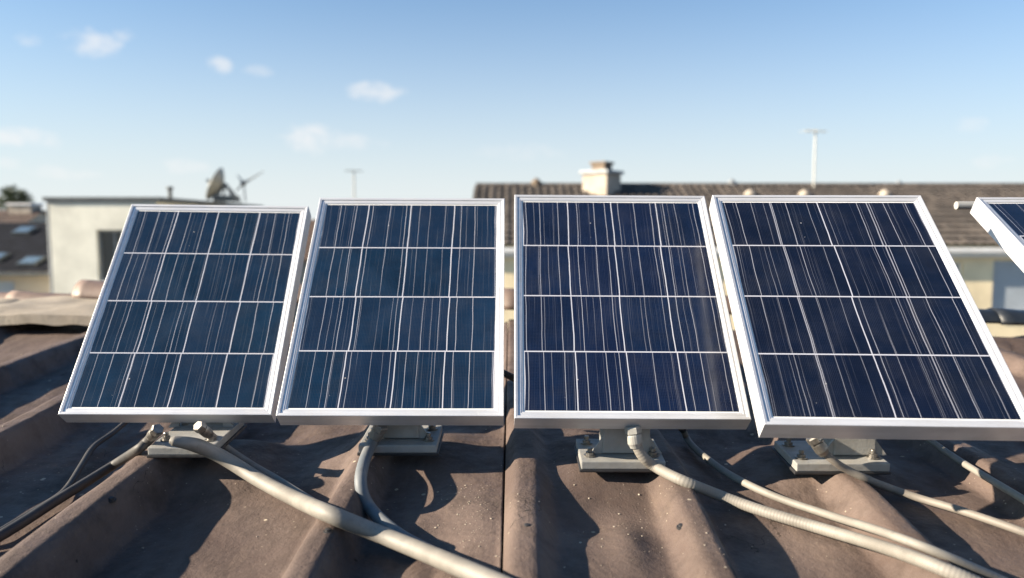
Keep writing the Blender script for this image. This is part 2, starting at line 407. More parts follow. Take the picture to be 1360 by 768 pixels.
def sheet(x0, x1, dz, lip=None):
    b = BM(); xs = []
    x = x0
    while x < x1 - 1e-6:
        xs.append(x); x += .0125 if abs(x) < 2.6 else .03
    xs.append(x1)
    ys = [-1.6 + i * .05 for i in range(46)]; ys = [y for y in ys if y < .8]
    y = .8
    while y < 3.0: ys.append(y); y += .022
    grid = []
    for x in xs:
        ry = ridge_y(x)
        col_ = []
        for y in ys + [3.0 + (ry - 3.0) * k / 16 for k in range(17)]:
            col_.append(b.verts.new((x, y, roof_z(x, y) + dz)))
        zt = roof_z(x, ry) + dz
        for k in range(1, 8):
            yy = ry + k * .45
            col_.append(b.verts.new((x, yy, zt - .11 * k * k ** .3 + rib_h(x, yy) * .0)))
        grid.append(col_)
    # thickness edge at the seam side
    for i in range(len(xs) - 1):
        for j in range(len(grid[0]) - 1):
            b.faces.new((grid[i][j], grid[i + 1][j], grid[i + 1][j + 1], grid[i][j + 1]))
    for e in (0, -1):
        lo = [b.verts.new(v.co - Vector((0, 0, .02))) for v in grid[e]]
        for j in range(len(lo) - 1): b.faces.new((grid[e][j], grid[e][j + 1], lo[j + 1], lo[j]))
    return link('roof_sheet', b, ROOF, roof, smooth=True, world=True)
sheet(-4.6, SEAM - .0028, 0.0)
sheet(SEAM + .0016, 4.3, 0.004)
b = BM()   # the walls that carry the roof, set in from its edges
for (xa, ya, xb_, yb) in ((-4.4, -1.4, -4.2, 6.5), (3.9, -1.4, 4.1, 6.5)):
    box(b, ((xa + xb_) / 2, (ya + yb) / 2, 2.6), (xb_ - xa, yb - ya, 5.1))
box(b, (-.15, -1.35, 2.6), (8.0, .2, 5.1)); box(b, (-.15, 6.3, 2.45), (8.0, .2, 4.9))
link('wall', b, BEIGE, roof, world=True)
DECK = simple('roof_underlay', (.03, .027, .025), .9)
b = BM(); box(b, (-.15, 1.2, 0), (8.1, 5.0, .02), Matrix.Identity(4))
for v in b.verts: v.co.z += plane_z(v.co.y) - .22
link('underlay', b, DECK, roof, world=True)

# ridge: half-round tiles and, at the left, thick flat slabs on the ribs in front of them
RIDGE = simple('ridge_tile_clay', (.13, .09, .072), .6, 0, .3, 5, .3, dirt=(.1, .08, .07))
RIDGED = simple('dark_ridge_tile', (.012, .015, .02), .4, 0, .3, 6, .2)
SLAB = simple('slab_stone', (.25, .215, .17), .8, 0, .2, 7, .35, dirt=(.17, .15, .11))
def half_round(x0, x1, r0, r1, mat, lift=0.0):
    b = BM(); n = 12; segs = 8; rings = []
    for i in range(segs + 1):
        t = i / segs; x = x0 + (x1 - x0) * t; y = ridge_y(x) + .02; z = plane_z(ridge_y(x)) + .055 + lift
        r = r0 + (r1 - r0) * t
        if i == 0 or i == 1: r *= 1.06
        rings.append([(x, y + math.cos(math.pi * k / n) * r * 1.15, z + math.sin(math.pi * k / n) * r) for k in range(n + 1)] +
                     [(x, y + math.cos(math.pi * k / n) * (r - .014) * 1.15, z + math.sin(math.pi * k / n) * (r - .014)) for k in range(n, -1, -1)])
    V = [[b.verts.new(p) for p in r_] for r_ in rings]; m = len(V[0])
    for i in range(segs):
        for k in range(m): b.faces.new((V[i][k], V[i][(k + 1) % m], V[i + 1][(k + 1) % m], V[i + 1][k]))
    b.faces.new(V[0]); b.faces.new(V[-1])
    return link('ridge_tile', b, mat, roof, smooth=True, world=True)
x = -2.42; k = 0
while x < 3.9:
    dark = x > 1.55
    half_round(x - .03, x + .42, .07 if dark else .098, .06 if dark else .084, RIDGED if dark else RIDGE, (-.01 if dark else .012) + .006 * (k % 2) + .004 * random.random()); x += .40; k += 1
x = -2.86
while x > -4.5:
    half_round(x - .03, x + .42, .07, .062, RIDGE, -.03); x -= .40
for i, (xa, xb_, dz) in enumerate([(-3.25, -2.78, -.02), (-2.765, -1.98, 0), (-1.97, -1.45, .004)]):
    b = BM(); n = 26; yf, yb = 3.72 - .1 * (xa + 2.7), 4.2 - .12 * (xa + 2.7)
    top = []; bot = []
    for a in range(n + 1):
        t = a / n; x_ = xa + (xb_ - xa) * t; j = .008 * noise.noise(Vector((x_ * 7, 1, i)))
        row = []
        for c_ in range(5):
            yy = yf + (yb - yf) * c_ / 4 + (j if c_ == 0 else 0) + .0
            zz = plane_z(yy) + .085 + dz + .012 * noise.noise(Vector((x_ * 5, yy * 5, 2))) - (.012 if c_ == 0 else 0) - .02 * (abs(t - .5) * 2) ** 6
            row.append(b.verts.new((x_, yy, zz)))
        top.append(row); th = .048 + .010 * noise.noise(Vector((x_ * 9, 9, i)))
        bot.append([b.verts.new(v.co - Vector((0, .006, th))) for v in row])
    for a in range(n):
        for c_ in range(4):
            b.faces.new((top[a][c_], top[a + 1][c_], top[a + 1][c_ + 1], top[a][c_ + 1])); b.faces.new((bot[a][c_], bot[a][c_ + 1], bot[a + 1][c_ + 1], bot[a + 1][c_]))
        b.faces.new((top[a][0], bot[a][0], bot[a + 1][0], top[a + 1][0])); b.faces.new((top[a][4], top[a + 1][4], bot[a + 1][4], bot[a][4]))
    for e in (0, n):
        for c_ in range(4): b.faces.new((top[e][c_], top[e][c_ + 1], bot[e][c_ + 1], bot[e][c_]))
    link('ridge_slab', b, SLAB, roof, smooth=False, world=True)

for (u, v) in ((148, 664), (700, 700), (436, 706), (905, 700), (60, 430)):
    rv = ray(u, v); t = 1.0
    while t < 6 and (CAMP + rv * t).z > roof_z((CAMP + rv * t).x, (CAMP + rv * t).y): t += .002
    p = CAMP + rv * t; b = BM(); lathe(b, [(.011, -.004), (.011, .0015), (.007, .002), (.0068, .006), (.003, .0072)], p, (0, -.05, 1), 12)
    link('screw', b, JBOX, roof, world=True)

# loose grit and flakes lying on the sheets
b = BM(); rg = random.Random(11)
for i in range(900):
    if i < 160: x, y = rg.gauss(-.09, .035), rg.uniform(1.45, 1.95)
    elif i < 260: x, y = rg.gauss(.30, .12), rg.uniform(1.4, 1.95)
    else: x, y = rg.uniform(-2.6, 2.0), rg.uniform(1.0, 3.6)
    rr0 = .0008 + .0022 * rg.random() ** 4
    if abs(x - SEAM) < .006: continue
    p = Vector((x, y, roof_z(x, y) + rr0 * .3 + (.004 if x > SEAM else 0)))
    g_ = bmesh.ops.create_icosphere(b, subdivisions=1, radius=rr0)
    bmesh.ops.scale(b, verts=g_['verts'], vec=(rg.uniform(.7, 1.5), rg.uniform(.7, 1.4), rg.uniform(.4, .9)))
    bmesh.ops.translate(b, verts=g_['verts'], vec=p)
tag(link('grit', b, simple('grit', (.30, .26, .21), .8, 0, .4, 90), world=True), 'tiny pale grit scattered over the brown roof sheets', 'grit', kind='stuff')

# ------------------------------------------------------------------ solar panels
PW, PL, PT = .6, .782, .056
def rect_ring(bm, prof):
    """mitred rectangular frame; prof = closed list of (inset, z)"""
    rings = []
    for ins, z in prof:
        a, c = PW / 2 - ins, PL / 2 - ins
        rings.append([bm.verts.new(p) for p in ((-a, -c, z), (a, -c, z), (a, c, z), (-a, c, z))])
    m = len(rings)
    for i in range(m):
        for k in range(4): bm.faces.new((rings[i][k], rings[i][(k + 1) % 4], rings[(i + 1) % m][(k + 1) % 4], rings[(i + 1) % m][k]))
b = BM(); rect_ring(b, [(0, -PT), (0, -.0022), (.0008, -.0006), (.0022, 0), (.0085, -.0012), (.0098, -.0042), (.0160, -.0036), (.0185, -.0046), (.0212, -.0052), (.0222, -.0085), (.0222, -.013), (.004, -.013), (.004, -PT + .003), (.026, -PT + .003), (.026, -PT)])
proto_frame = b
me_tmp = None
def make_panel(idx, cpos, xax, upax, label):
    X = c2wd(xax).normalized(); U = c2wd(upax).normalized(); Z = X.cross(U).normalized(); U = Z.cross(X).normalized()
    c = c2w(cpos)
    mt = Matrix((X, U, Z)).transposed()
    root = empty('solar_panel', c, mt.to_euler())
    tag(root, label, 'solar panel', 'solar panels standing in a row on the roof')
    bb = proto_frame.copy(); fr = link('frame', bb, ALU, root)
    b = BM(); quad(b, (-PW / 2 + .016, -PL / 2 + .016, -.0078), (PW / 2 - .016, -PL / 2 + .016, -.0078), (PW / 2 - .016, PL / 2 - .016, -.0078), (-PW / 2 + .016, PL / 2 - .016, -.0078))
    for v in list(b.verts): pass
    # thin white border of the laminate, then the cell field on it
    link('backsheet', b, BACKS, root)
    b = BM(); box(b, (0, 0, -.0086), (PW - .052, PL - .052, .003)); link('cell_field', b, CELLS[idx], root)
    b = BM(); box(b, (0, 0, -.0145), (PW - .01, PL - .01, .002)); link('back_panel', b, BACKS, root)
    b = BM(); box(b, (.0, PL / 2 - .16, -.030), (.12, .09, .024), bev=.004); jb = link('junction_box', b, JBOX, root)
    for s in (-1, 1):
        b = BM(); pts = [Vector((s * .05, PL / 2 - .2, -.03)), Vector((s * .09, PL / 2 - .28, -.042)), Vector((s * .16, PL / 2 - .33, -.05)), Vector((s * .24, PL / 2 - .3, -.05)), Vector((s * .27, PL / 2 - .22, -.045))]
        P = []
        for i in range(len(pts) - 1):
            for t in range(6): P.append(pts[i].lerp(pts[i + 1], t / 6))
        tube(b, P, .004, 8); link('lead', b, JBOX, root, smooth=True)
    return root, mt
POSE = {
 1: ((-.998, -.035, -2.372), (.999, -.009, -.038), (-.014, .829, -.559), 'leftmost solar panel, low silver frame standing beside the cream flat-roofed house'),
 2: ((-.323, -.019, -2.215), (1., -.003, -.008), (-.002, .806, -.592), 'second solar panel from the left, with a dark bent hose under its lower edge'),
 3: ((.307, -.016, -2.138), (1., -.006, -.004), (.003, .798, -.602), 'solar panel in front of the chimney, right of the dark seam in the roof'),
 4: ((.876, -.015, -1.935), (.999, -.006, .037), (.030, .741, -.671), 'nearest and darkest solar panel, second from the right, leaning out over a cream hose'),
}
PAN = {}
for k, (c, xa, up, lb) in POSE.items(): PAN[k] = make_panel(k, c, xa, up, lb)
up5 = Vector((-.016, .609, -.793)).normalized(); tl = Vector((1.41, .2806, -2.3)); xa5 = Vector((1, 0, .01)).normalized()
c5 = tl + xa5 * PW / 2 - up5 * PL / 2
PAN[5] = make_panel(5, tuple(c5), tuple(xa5), tuple(up5), 'rightmost solar panel, cut by the edge of the photo, with a bright white side')

# ------------------------------------------------------------------ stands under the panels
def bolt(parent, p, r=.011):
    b = BM(); lathe(b, [(r * 1.5, 0), (r * 1.5, .003), (r, .003), (r, .011), (r * .6, .012), (r * .6, .020), (r * .5, .022)], p, (0, 0, 1), 6 if False else 12); link('bolt', b, STEEL, parent, world=True)
def stand(idx, u0, u1, vfront, pu0, pu1, label, depth=.17, zoff=.012):
    """base plate on the roof (photo columns u0..u1, front edge row vfront), box post up to the panel's back, cross rail"""
    # front edge of the plate on the roof plane
    r = ray((u0 + u1) / 2, vfront)
    t = (plane_z(0) + zoff - CZ) / (r.z - .0692 * r.y)
    f = CAMP + r * t
    wdt = (u1 - u0) / F * t; slope = math.atan(.0692)
    root = empty('panel_stand', (f.x, f.y + depth / 2, plane_z(f.y + depth / 2) + zoff))
    tag(root, label, 'mounting stand', 'grey stands holding the solar panels')
    rm = Matrix.Rotation(slope, 4, 'X')
    cx, cy = f.x, f.y + depth / 2; cz = plane_z(cy) + zoff; bd = depth * .27
    b = BM(); box(b, Vector((cx, cy, cz + .011)), (wdt, depth, .022), rm, bev=.003); link('base_plate', b, GALV, root, world=True)
    b = BM(); box(b, Vector((cx, cy + .004, cz - .004)), (wdt + .008, depth + .006, .008), rm, bev=.002); link('rubber_pad', b, JBOX, root, world=True)
    pw = (pu1 - pu0) / F * (t + .06); px = ((pu0 + pu1) / 2 - 680) / F * (t + .06); py = cy
    pan, mt = PAN[idx]; Z = mt.col[2].to_3d() if hasattr(mt.col[2], 'to_3d') else mt.col[2]; C = pan.location
    U_ = Vector(mt.col[1][:3]); Zv = Vector(mt.col[2][:3]); pb = C - U_ * (PL / 2 - .075) - Zv * PT
    py = max(py, pb.y)
    # z of the panel's back plane above (px,py)
    zt = C.z - (Z.x * (px - C.x) + Z.y * (py - C.y)) / Z.z - (PT + .022) / Z.z
    b = BM(); z0 = cz + .022
    vs = box(b, Vector((px, py, (z0 + zt) / 2)), (pw, .075, zt - z0), bev=.004)
    k = -Z.y / Z.z
    for v in b.verts:
        if v.co.z > (z0 + zt) / 2: v.co.z += (v.co.y - py) * k
        else: v.co.x = px + (v.co.x - px) * 1.08
    link('post', b, GALV, root, world=True)
    for s in (-1, 1):      # small gussets beside the post
        b = BM()
        q = [Vector((px + s * (pw / 2 + .001), py - .034, z0 + .045)), Vector((px + s * (pw / 2 + .001), py - .034, z0)), Vector((px + s * (pw / 2 + .034), py - .034, z0))]
        q2 = [v + Vector((0, .008, 0)) for v in q]
        A_ = [b.verts.new(v) for v in q]; B_ = [b.verts.new(v) for v in q2]
        b.faces.new(A_); b.faces.new(B_[::-1])
        for i in range(3): b.faces.new((A_[i], A_[(i + 1) % 3], B_[(i + 1) % 3], B_[i]))
        link('gusset', b, GALV, root, world=True)
    for s in (-1, 1):
        for dy in (-bd, bd):
            bolt(root, Vector((cx + s * (wdt / 2 - .026), cy + dy, cz + .022 + dy * .0692)))
    # rail on the back of the panel
    X = mt.col[0]; X = Vector(X[:3]); U = Vector(mt.col[1][:3])
    rc = Vector((px, py, zt)) + Z * .010
    lx = (rc - C).dot(X); rc = rc - X * lx
    m4 = Matrix((X, U, Z)).transposed().to_4x4()
    b = BM(); box(b, rc, (PW - .02, .04, .020), m4, bev=.002); link('rail', b, RAW, root, world=True)
    return root, Vector((cx, cy, cz)), Vector((px, py - .038, z0)), zt
stand(1, 196, 282, 605, 216, 276, 'grey stand under the leftmost panel, half hidden by the blunt end of a pipe', depth=.25)
stand(2, 476, 580, 602, 512, 556, 'grey stand under the second panel, beside a dark bent hose')
stand(3, 772, 884, 624, 801, 861, 'grey stand below the chimney panel, with a cream hose fitting before its post')
stand(4, 1058, 1182, 627, 1106, 1158, 'grey stand under the nearest panel, to the right of a short grey hose fitting')
# the far right panel stands on two round legs
r5 = empty('panel_stand', (1.75, 2.1, plane_z(2.1) + .05)); tag(r5, 'pale tubular stand behind the rightmost panel, its rail end sticking out to the left', 'mounting stand')
pan5, m5 = PAN[5]; X5 = Vector(m5.col[0][:3]); U5 = Vector(m5.col[1][:3]); Z5 = Vector(m5.col[2][:3])
rr = pan5.location + U5 * (PL / 2 + .10) - Z5 * .09
b = BM(); tube(b, [rr - X5 * .285, rr + X5 * .36], .013, 16); link('rail', b, RAW, r5, smooth=False, world=True)
r2 = pan5.location - U5 * (PL / 2 - .12) - Z5 * (PT + .018)
b = BM(); tube(b, [r2 - X5 * .05, r2 + X5 * .3], .016, 16); link('rail', b, RAW, r5, world=True)
for s in (.02, .27):
    for q in (rr, r2):
        p = q + X5 * s; b = BM(); z = roof_z(p.x, p.y); tube(b, [Vector((p.x, p.y, z - .01)), p], .014, 12); link('leg', b, RAW, r5, world=True)

# ------------------------------------------------------------------ hoses and cables lying on the roof
def catmull(P, n=14):
    out = []
    for i in range(len(P) - 1):
        p0, p1, p2, p3 = P[max(i - 1, 0)], P[i], P[i + 1], P[min(i + 2, len(P) - 1)]
        for k in range(n):
            t = k / n
            out.append(tuple(.5 * (2 * b_ + (c_ - a_) * t + (2 * a_ - 5 * b_ + 4 * c_ - d_) * t * t + (-a_ + 3 * b_ - 3 * c_ + d_) * t ** 3) for a_, b_, c_, d_ in zip(p0, p1, p2, p3)))
    out.append(tuple(P[-1])); return out
def lay(P, r, start=None, blend=10, lift=0.0, hold=0):
    """P: the cable's run; each point is dropped on to the roof surface and the run smoothed so it bridges the pans"""
    pp = catmull(P); ts = []
    for (u, v) in pp:
        rv = ray(u, v); t = .8
        while t < 6:
            q = CAMP + rv * t
            if q.z - roof_z(q.x, q.y) < r * 1.02: break
            t += .004
        ts.append(t)
    n = len(ts); W = 9
    mn = [min(ts[max(0, i - W // 2):i + W // 2 + 1]) for i in range(n)]
    for _ in range(6): mn = [sum(mn[max(0, i - 3):i + 4]) / len(mn[max(0, i - 3):i + 4]) for i in range(n)]
    tt = [min(a, b_) - lift for a, b_ in zip(mn, ts)]
    for _ in range(2): tt = [sum(tt[max(0, i - 2):i + 3]) / len(tt[max(0, i - 2):i + 3]) for i in range(n)]
    if start:
        for i in range(min(blend + hold, n)):
            s = max(0, i - hold) / blend; s = s * s * (3 - 2 * s); tt[i] = start * (1 - s) + tt[i] * s
    pts = [CAMP + ray(u, v) * t for (u, v), t in zip(pp, tt)]
    for _ in range(2): pts = [pts[0]] + [(pts[i - 1] + pts[i] * 2 + pts[i + 1]) / 4 for i in range(1, n - 1)] + [pts[-1]]
    return pts
def resample(pts, step):
    out = [pts[0]]; acc = 0
    for a, c in zip(pts, pts[1:]):
        L_ = (c - a).length; s = step - acc
        while s < L_: out.append(a.lerp(c, s / L_)); s += step
        acc = (acc + L_) % step if L_ else acc
    out.append(pts[-1]); return out
def cable(name, cat, label, pts, r, mat, fitting=None, ribbed=False, group=None, squash=1.0, rfun=None):
    root = empty(name, pts[0]); tag(root, label, cat, group)
    b = BM()
    if ribbed:
        pts = resample(pts, .0022); rad = [r * (1 + .02 * math.sin(i * .0022 / .0078 * 2 * math.pi)) for i in range(len(pts))]
        if rfun: rad = [a * rfun(i / len(pts)) for i, a in enumerate(rad)]
    else:
        rad = [r * (rfun(i / len(pts)) if rfun else 1) for i in range(len(pts))]
    tube(b, pts, rad, 18, squash=squash); link('hose', b, mat, root, smooth=True, world=True)
    if fitting:
        a = (pts[min(8 if ribbed else 2, len(pts) - 1)] - pts[0]).normalized(); fm, fr = fitting
        p = pts[0] - a * .012
        b = BM(); lathe(b, [(fr * 1.0, 0), (fr * 1.18, .004), (fr * 1.18, .018), (fr * .95, .021)], p, a, 6); link('hex_nut', b, fm, root, world=True)
        b = BM(); lathe(b, [(fr * 1.0, .021), (fr * 1.05, .025), (fr * 1.05, .044), (fr * .86, .052), (fr * .8, .056)], p, a, 20); link('gland', b, fm, root, smooth=False, world=True)
    return root
cable('conduit_pipe', 'pipe', 'thick smooth cream pipe with a blunt end, running from the leftmost panel to the bottom',
      lay([(226, 585), (262, 592), (300, 610), (345, 638), (395, 664), (450, 688), (520, 716), (600, 749), (700, 792)], .021, start=1.99, blend=40, lift=.012), .0225, PVC, squash=.85,
      rfun=lambda t: (.62 + .38 * min(1, t / .12)) if t > .012 else .42)
cable('flexible_hose', 'hose', 'thin grey hose from under the leftmost panel, slipping beneath the thick cream pipe',
      lay([(266, 568), (282, 580), (305, 598), (335, 618), (368, 637), (395, 654), (430, 676)], .0105, start=2.03, blend=34, lift=.0), .0105, PVCG, (STEEL, .014))
cable('power_cable', 'cable', 'thick black cable curving down to the left edge of the roof',
      lay([(208, 572), (190, 592), (160, 612), (120, 637), (70, 668), (20, 700), (-40, 735)], .014, start=2.03, blend=34), .0135, BLACK, (STEEL, .0145))
cable('power_cable', 'cable', 'thin black cable that joins the thick black cable at the left',
      lay([(170, 558), (150, 575), (124, 594), (107, 620), (92, 644), (76, 660), (40, 682), (0, 706), (-40, 728)], .009), .0085, BLACK)
cable('flexible_hose', 'hose', 'dark bent hose dropping from the second panel and passing behind the thick cream pipe',
      lay([(505, 568), (496, 585), (484, 612), (479, 640), (486, 666), (505, 690), (535, 714), (575, 735)], .0155, start=2.06, blend=34), .0155, BLUEGREY, (PVCG, .018), ribbed=False)
cable('flexible_hose', 'hose', 'ribbed cream hose with a large fitting, sweeping down to the bottom right corner',
      lay([(841, 572), (845, 590), (858, 611), (890, 631), (945, 654), (1010, 678), (1090, 702), (1170, 726), (1240, 751), (1330, 790)], .0145, start=1.935, hold=26, blend=22), .0138, PVC, (FIT, .0185), ribbed=True)
cable('flexible_hose', 'hose', 'thin smooth cream hose running just above the ribbed cream hose',
      lay([(905, 566), (916, 588), (940, 610), (975, 634), (1030, 660), (1100, 684), (1170, 706), (1240, 732), (1340, 775)], .0105, start=2.2, blend=12, lift=.0), .0098, PVC, (JBOX, .012))
cable('flexible_hose', 'hose', 'grey brown hose from the short fitting under the nearest panel, half lost in its shadow',
      lay([(1082, 584), (1094, 600), (1118, 620), (1160, 640), (1215, 660), (1275, 678), (1340, 700), (1400, 722)], .0105, start=1.89, hold=24, blend=26), .0098, PVCG, (STEEL, .0165))
cable('flexible_hose', 'hose', 'pale hose crossing from under the nearest panel to the right edge of the photo',
      lay([(1225, 578), (1262, 604), (1300, 628), (1345, 655), (1400, 688)], .0098), .0092, PVC)
cable('power_cable', 'cable', 'black cable hanging behind the gap between the two middle panels',
      [at(600, 505, 2.32), at(640, 488, 2.34), at(665, 494, 2.34), at(690, 506, 2.33), at(730, 512, 2.3), at(760, 500, 2.3)], .011, BLACK)

# ------------------------------------------------------------------ buildings
def wall_face(bm, x0, x1, z0, z1, y, holes, depth=.16):
    """front wall in the plane y facing -y with real openings and reveals"""
    xs = sorted({x0, x1, *[h[0] for h in holes], *[h[1] for h in holes]}); zs = sorted({z0, z1, *[h[2] for h in holes], *[h[3] for h in holes]})
    for a, c in zip(xs, xs[1:]):
        for d, e in zip(zs, zs[1:]):
            mx, mz = (a + c) / 2, (d + e) / 2
            if any(h[0] < mx < h[1] and h[2] < mz < h[3] for h in holes): continue
            quad(bm, (a, y, d), (c, y, d), (c, y, e), (a, y, e))
    for (a, c, d, e) in holes:
        quad(bm, (a, y, d), (a, y + depth, d), (a, y + depth, e), (a, y, e)); quad(bm, (c, y, d), (c, y, e), (c, y + depth, e), (c, y + depth, d))
        quad(bm, (a, y, e), (c, y, e), (c, y + depth, e), (a, y + depth, e)); quad(bm, (a, y, d), (c, y, d), (c, y + depth, d), (a, y + depth, d))
def window(parent, a, c, d, e, y, depth=.16, frame=WHITE, blind=0., mull=True):
    b = BM(); t = .06
    for (cx, cz, sx, sz) in ((a + t / 2, (d + e) / 2, t, e - d), (c - t / 2, (d + e) / 2, t, e - d), ((a + c) / 2, e - t / 2, c - a - 2 * t, t), ((a + c) / 2, d + t / 2, c - a - 2 * t, t)):
        box(b, (cx, y + depth - .03, cz), (sx, .06, sz))
    if mull: box(b, ((a + c) / 2, y + depth - .028, (d + e) / 2), (.05, .05, e - d - 2 * t))
    f = link('window', b, frame, parent, world=True)
    b = BM(); box(b, ((a + c) / 2, y + depth - .012, (d + e) / 2), (c - a - .02, .008, e - d - .02))
    link('pane', b, GLASS, f); f2 = bpy.data.objects[-1] if False else None
    for ch in f.children: 
        for v in ch.data.vertices: v.co -= parent.location
    b = BM(); box(b, ((a + c) / 2, y - .03, d - .03), (c - a + .12, .1, .05))
    s_ = link('sill', b, WHITE, f)
    for v in s_.data.vertices: v.co -= parent.location
    if blind:
        b = BM(); z = e - .01
        while z > e - (e - d) * blind:
            box(b, ((a + c) / 2, y + depth - .09, z - .03), (c - a - .03, .018, .052)); z -= .06
        s_ = link('roller_shutter', b, BLIND, f)
        for v in s_.data.vertices: v.co -= parent.location
    return f
# --- long house with the brown tiled roof
H = empty('long_house', (6, 22, 0)); tag(H, 'long cream house with brown tiled roof and a rendered chimney behind the panels', 'house')
hx0, hx1, hy0, hy1, ez = -1.15, 22.0, 19.6, 29.0, CZ - .50
wins = [(10.7, 11.75, CZ - 2.35, CZ - .95), (12.55, 14.6, CZ - 2.36, CZ - .90), (6.2, 7.6, CZ - 2.35, CZ - .95), (1.2, 2.6, CZ - 2.35, CZ - .95), (17.0, 18.6, CZ - 2.35, CZ - .95),
        (3.5, 4.6, 0.02, 2.2), (8.0, 9.6, .9, 2.3), (12.6, 14.2, .9, 2.3), (17, 18.6, .9, 2.3)]
b = BM(); wall_face(b, hx0, hx1, 0, ez, hy0, wins)
quad(b, (hx0, hy0, 0), (hx0, hy1, 0), (hx0, hy1, ez), (hx0, hy0, ez)); quad(b, (hx1, hy0, 0), (hx1, hy1, 0), (hx1, hy1, ez), (hx1, hy0, ez)); quad(b, (hx0, hy1, 0), (hx1, hy1, 0), (hx1, hy1, ez), (hx0, hy1, ez))
for xx in (hx0, hx1): b.faces.new([b.verts.new(p) for p in ((xx, hy0, ez), (xx, hy1, ez), (xx, 24.3, CZ + 1.14))])
link('wall', b, OCHRE, H, world=True)
for i, (a, c, d, e) in enumerate(wins): window(H, a, c, d, e, hy0, blind=(.97 if i == 1 else .0), mull=(i not in (1,)))
def pantiles(x0, x1, ya, za, yb, zb, px, py, amp, step, mat, parent, name='roof'):
    b = BM(); L_ = math.hypot(yb - ya, zb - za); rows = max(1, round(L_ / py)); py = L_ / rows
    dy, dz = (yb - ya) / L_, (zb - za) / L_; ny, nz_ = -dz, dy
    if nz_ < 0: ny, nz_ = -ny, -nz_
    n = round((x1 - x0) / px) * 6; V = []
    for i in range(n + 1):
        x = x0 + (x1 - x0) * i / n; wv = amp * abs(math.sin(math.pi * (x - x0) / px)) ** .7
        c_ = []
        for r in range(rows):
            jit = .006 * noise.noise(Vector((x * .8, r * 1.7, 0)))
            for t, hh in ((0.0, step), (.99, 0)):
                s = (r + t) * py; hgt = wv + hh + jit
                c_.append(b.verts.new((x, ya + dy * s + ny * hgt, za + dz * s + nz_ * hgt)))
        V.append(c_)
    for i in range(n):
        for j in range(len(V[0]) - 1): b.faces.new((V[i][j], V[i + 1][j], V[i + 1][j + 1], V[i][j + 1]))
    return link(name, b, mat, parent, world=True)
ry_, rz_ = 24.3, CZ + 1.26
RF = pantiles(hx0 - .05, hx1 + .2, 19.40, ez - .04, ry_, rz_, .24, .42, .05, .055, BROWNT, H)
b = BM(); quad(b, (hx0 - .05, ry_, rz_), (hx1 + .2, ry_, rz_), (hx1 + .2, hy1 + .4, ez - .1), (hx0 - .05, hy1 + .4, ez - .1)); link('roof', b, BROWNT, H, world=True)
b = BM(); x = hx0
while x < hx1:
    tube(b, [Vector((x, ry_, rz_ + .0)), Vector((x + .40, ry_, rz_ + .012))], [.11, .095], 12); x += .38
link('ridge', b, BROWNT, H, world=True, smooth=False)
b = BM(); box(b, ((hx0 + hx1) / 2, 19.36, ez - .13), (hx1 - hx0 + .3, .12, .13), bev=.02); link('gutter', b, WHITE, H, world=True)
b = BM(); box(b, ((hx0 + hx1) / 2, 19.44, ez - .18), (hx1 - hx0 + .2, .03, .22)); box(b, ((hx0 + hx1) / 2, 19.53, ez - .30), (hx1 - hx0 + .2, .14, .03)); link('fascia', b, WHITE, H, world=True)
# chimney turned a third of a right angle to the ridge
b = BM(); cm = Matrix.Rotation(R(-38), 4, 'Z'); cp = Vector((2.80, 23.7, 0)); ct = CZ + 1.60
box(b, Vector((cp.x, cp.y, ct - .75)), (.86, .86, 1.5), cm); ch = link('chimney', b, STONE, H, world=True)
def sub(name, b, mat, par):
    o = link(name, b, mat, par)
    for v in o.data.vertices: v.co -= H.location
    return o
b = BM(); box(b, Vector((cp.x, cp.y, ct + .05)), (1.02, 1.02, .10), cm, bev=.015); sub('cap', b, GREYM, ch)
b = BM(); box(b, Vector((cp.x, cp.y, ct + .2)), (.46, .46, .2), cm); box(b, Vector((cp.x, cp.y, ct + .34)), (.56, .56, .07), cm); sub('chimney_pot', b, TERRA, ch)
def vent(x, yy, zz, s, mat, name='roof_vent'):
    b = BM(); lathe(b, [(.5 * s, -.1), (.5 * s, .2 * s), (.62 * s, .25 * s), (.62 * s, .5 * s), (.25 * s, .85 * s), (.05 * s, .95 * s)], Vector((x, yy, zz)), (0, 0, 1), 14); return link(name, b, mat, H, smooth=False, world=True)
def px_on(u, yy): return (u - 680) / F * (yy * math.cos(PITCH) + .05)
for u in (994, 1066, 1172): vent(px_on(u, 23.1), 23.1, rz_ - 1.2 * .355 , .28, STONE)
vent(px_on(970, 24.3), 24.3, rz_ + .05, .2, GREYM); vent(px_on(712, 24.3), 24.3, rz_ + .0, .28, TERRA); vent(px_on(1190, 24.3), 24.3, rz_ + .06, .14, GREYM)

def aerial(x, y, z0, z1, span, mat, label, r=.03, n=5, yaw=.25, dirx=1):
    root = empty('tv_aerial', (x, y, z0)); tag(root, label, 'aerial')
    b = BM(); tube(b, [Vector((x, y, z0 - .1)), Vector((x, y, z1 + .05))], r, 10); link('mast', b, mat, root, world=True)
    d = Vector((math.cos(yaw), math.sin(yaw), 0)); q = Vector((-d.y, d.x, 0)); c = Vector((x, y, z1))
    b = BM(); tube(b, [c - d * span / 2, c + d * span / 2], r * .6, 8); link('boom', b, mat, root, world=True)
    b = BM()
    for i in range(n):
        p = c + d * (span * (i / (n - 1) - .5)); w_ = span * (.35 - .05 * i)
        tube(b, [p - q * w_, p + q * w_], r * .4, 6)
    link('elements', b, mat, root, world=True)
ax = px_on(1078, 23.9); aerial(ax, 23.9, rz_ - .15, CZ + 2.95, .75, RAW, 'tall pale television aerial on the ridge of the brown tiled roof', .026)
aerial((472 - 680) * .05, 50, 7, CZ + 3.6, 1.1, RAW, 'thin distant television aerial standing against the sky above the second panel', .05)

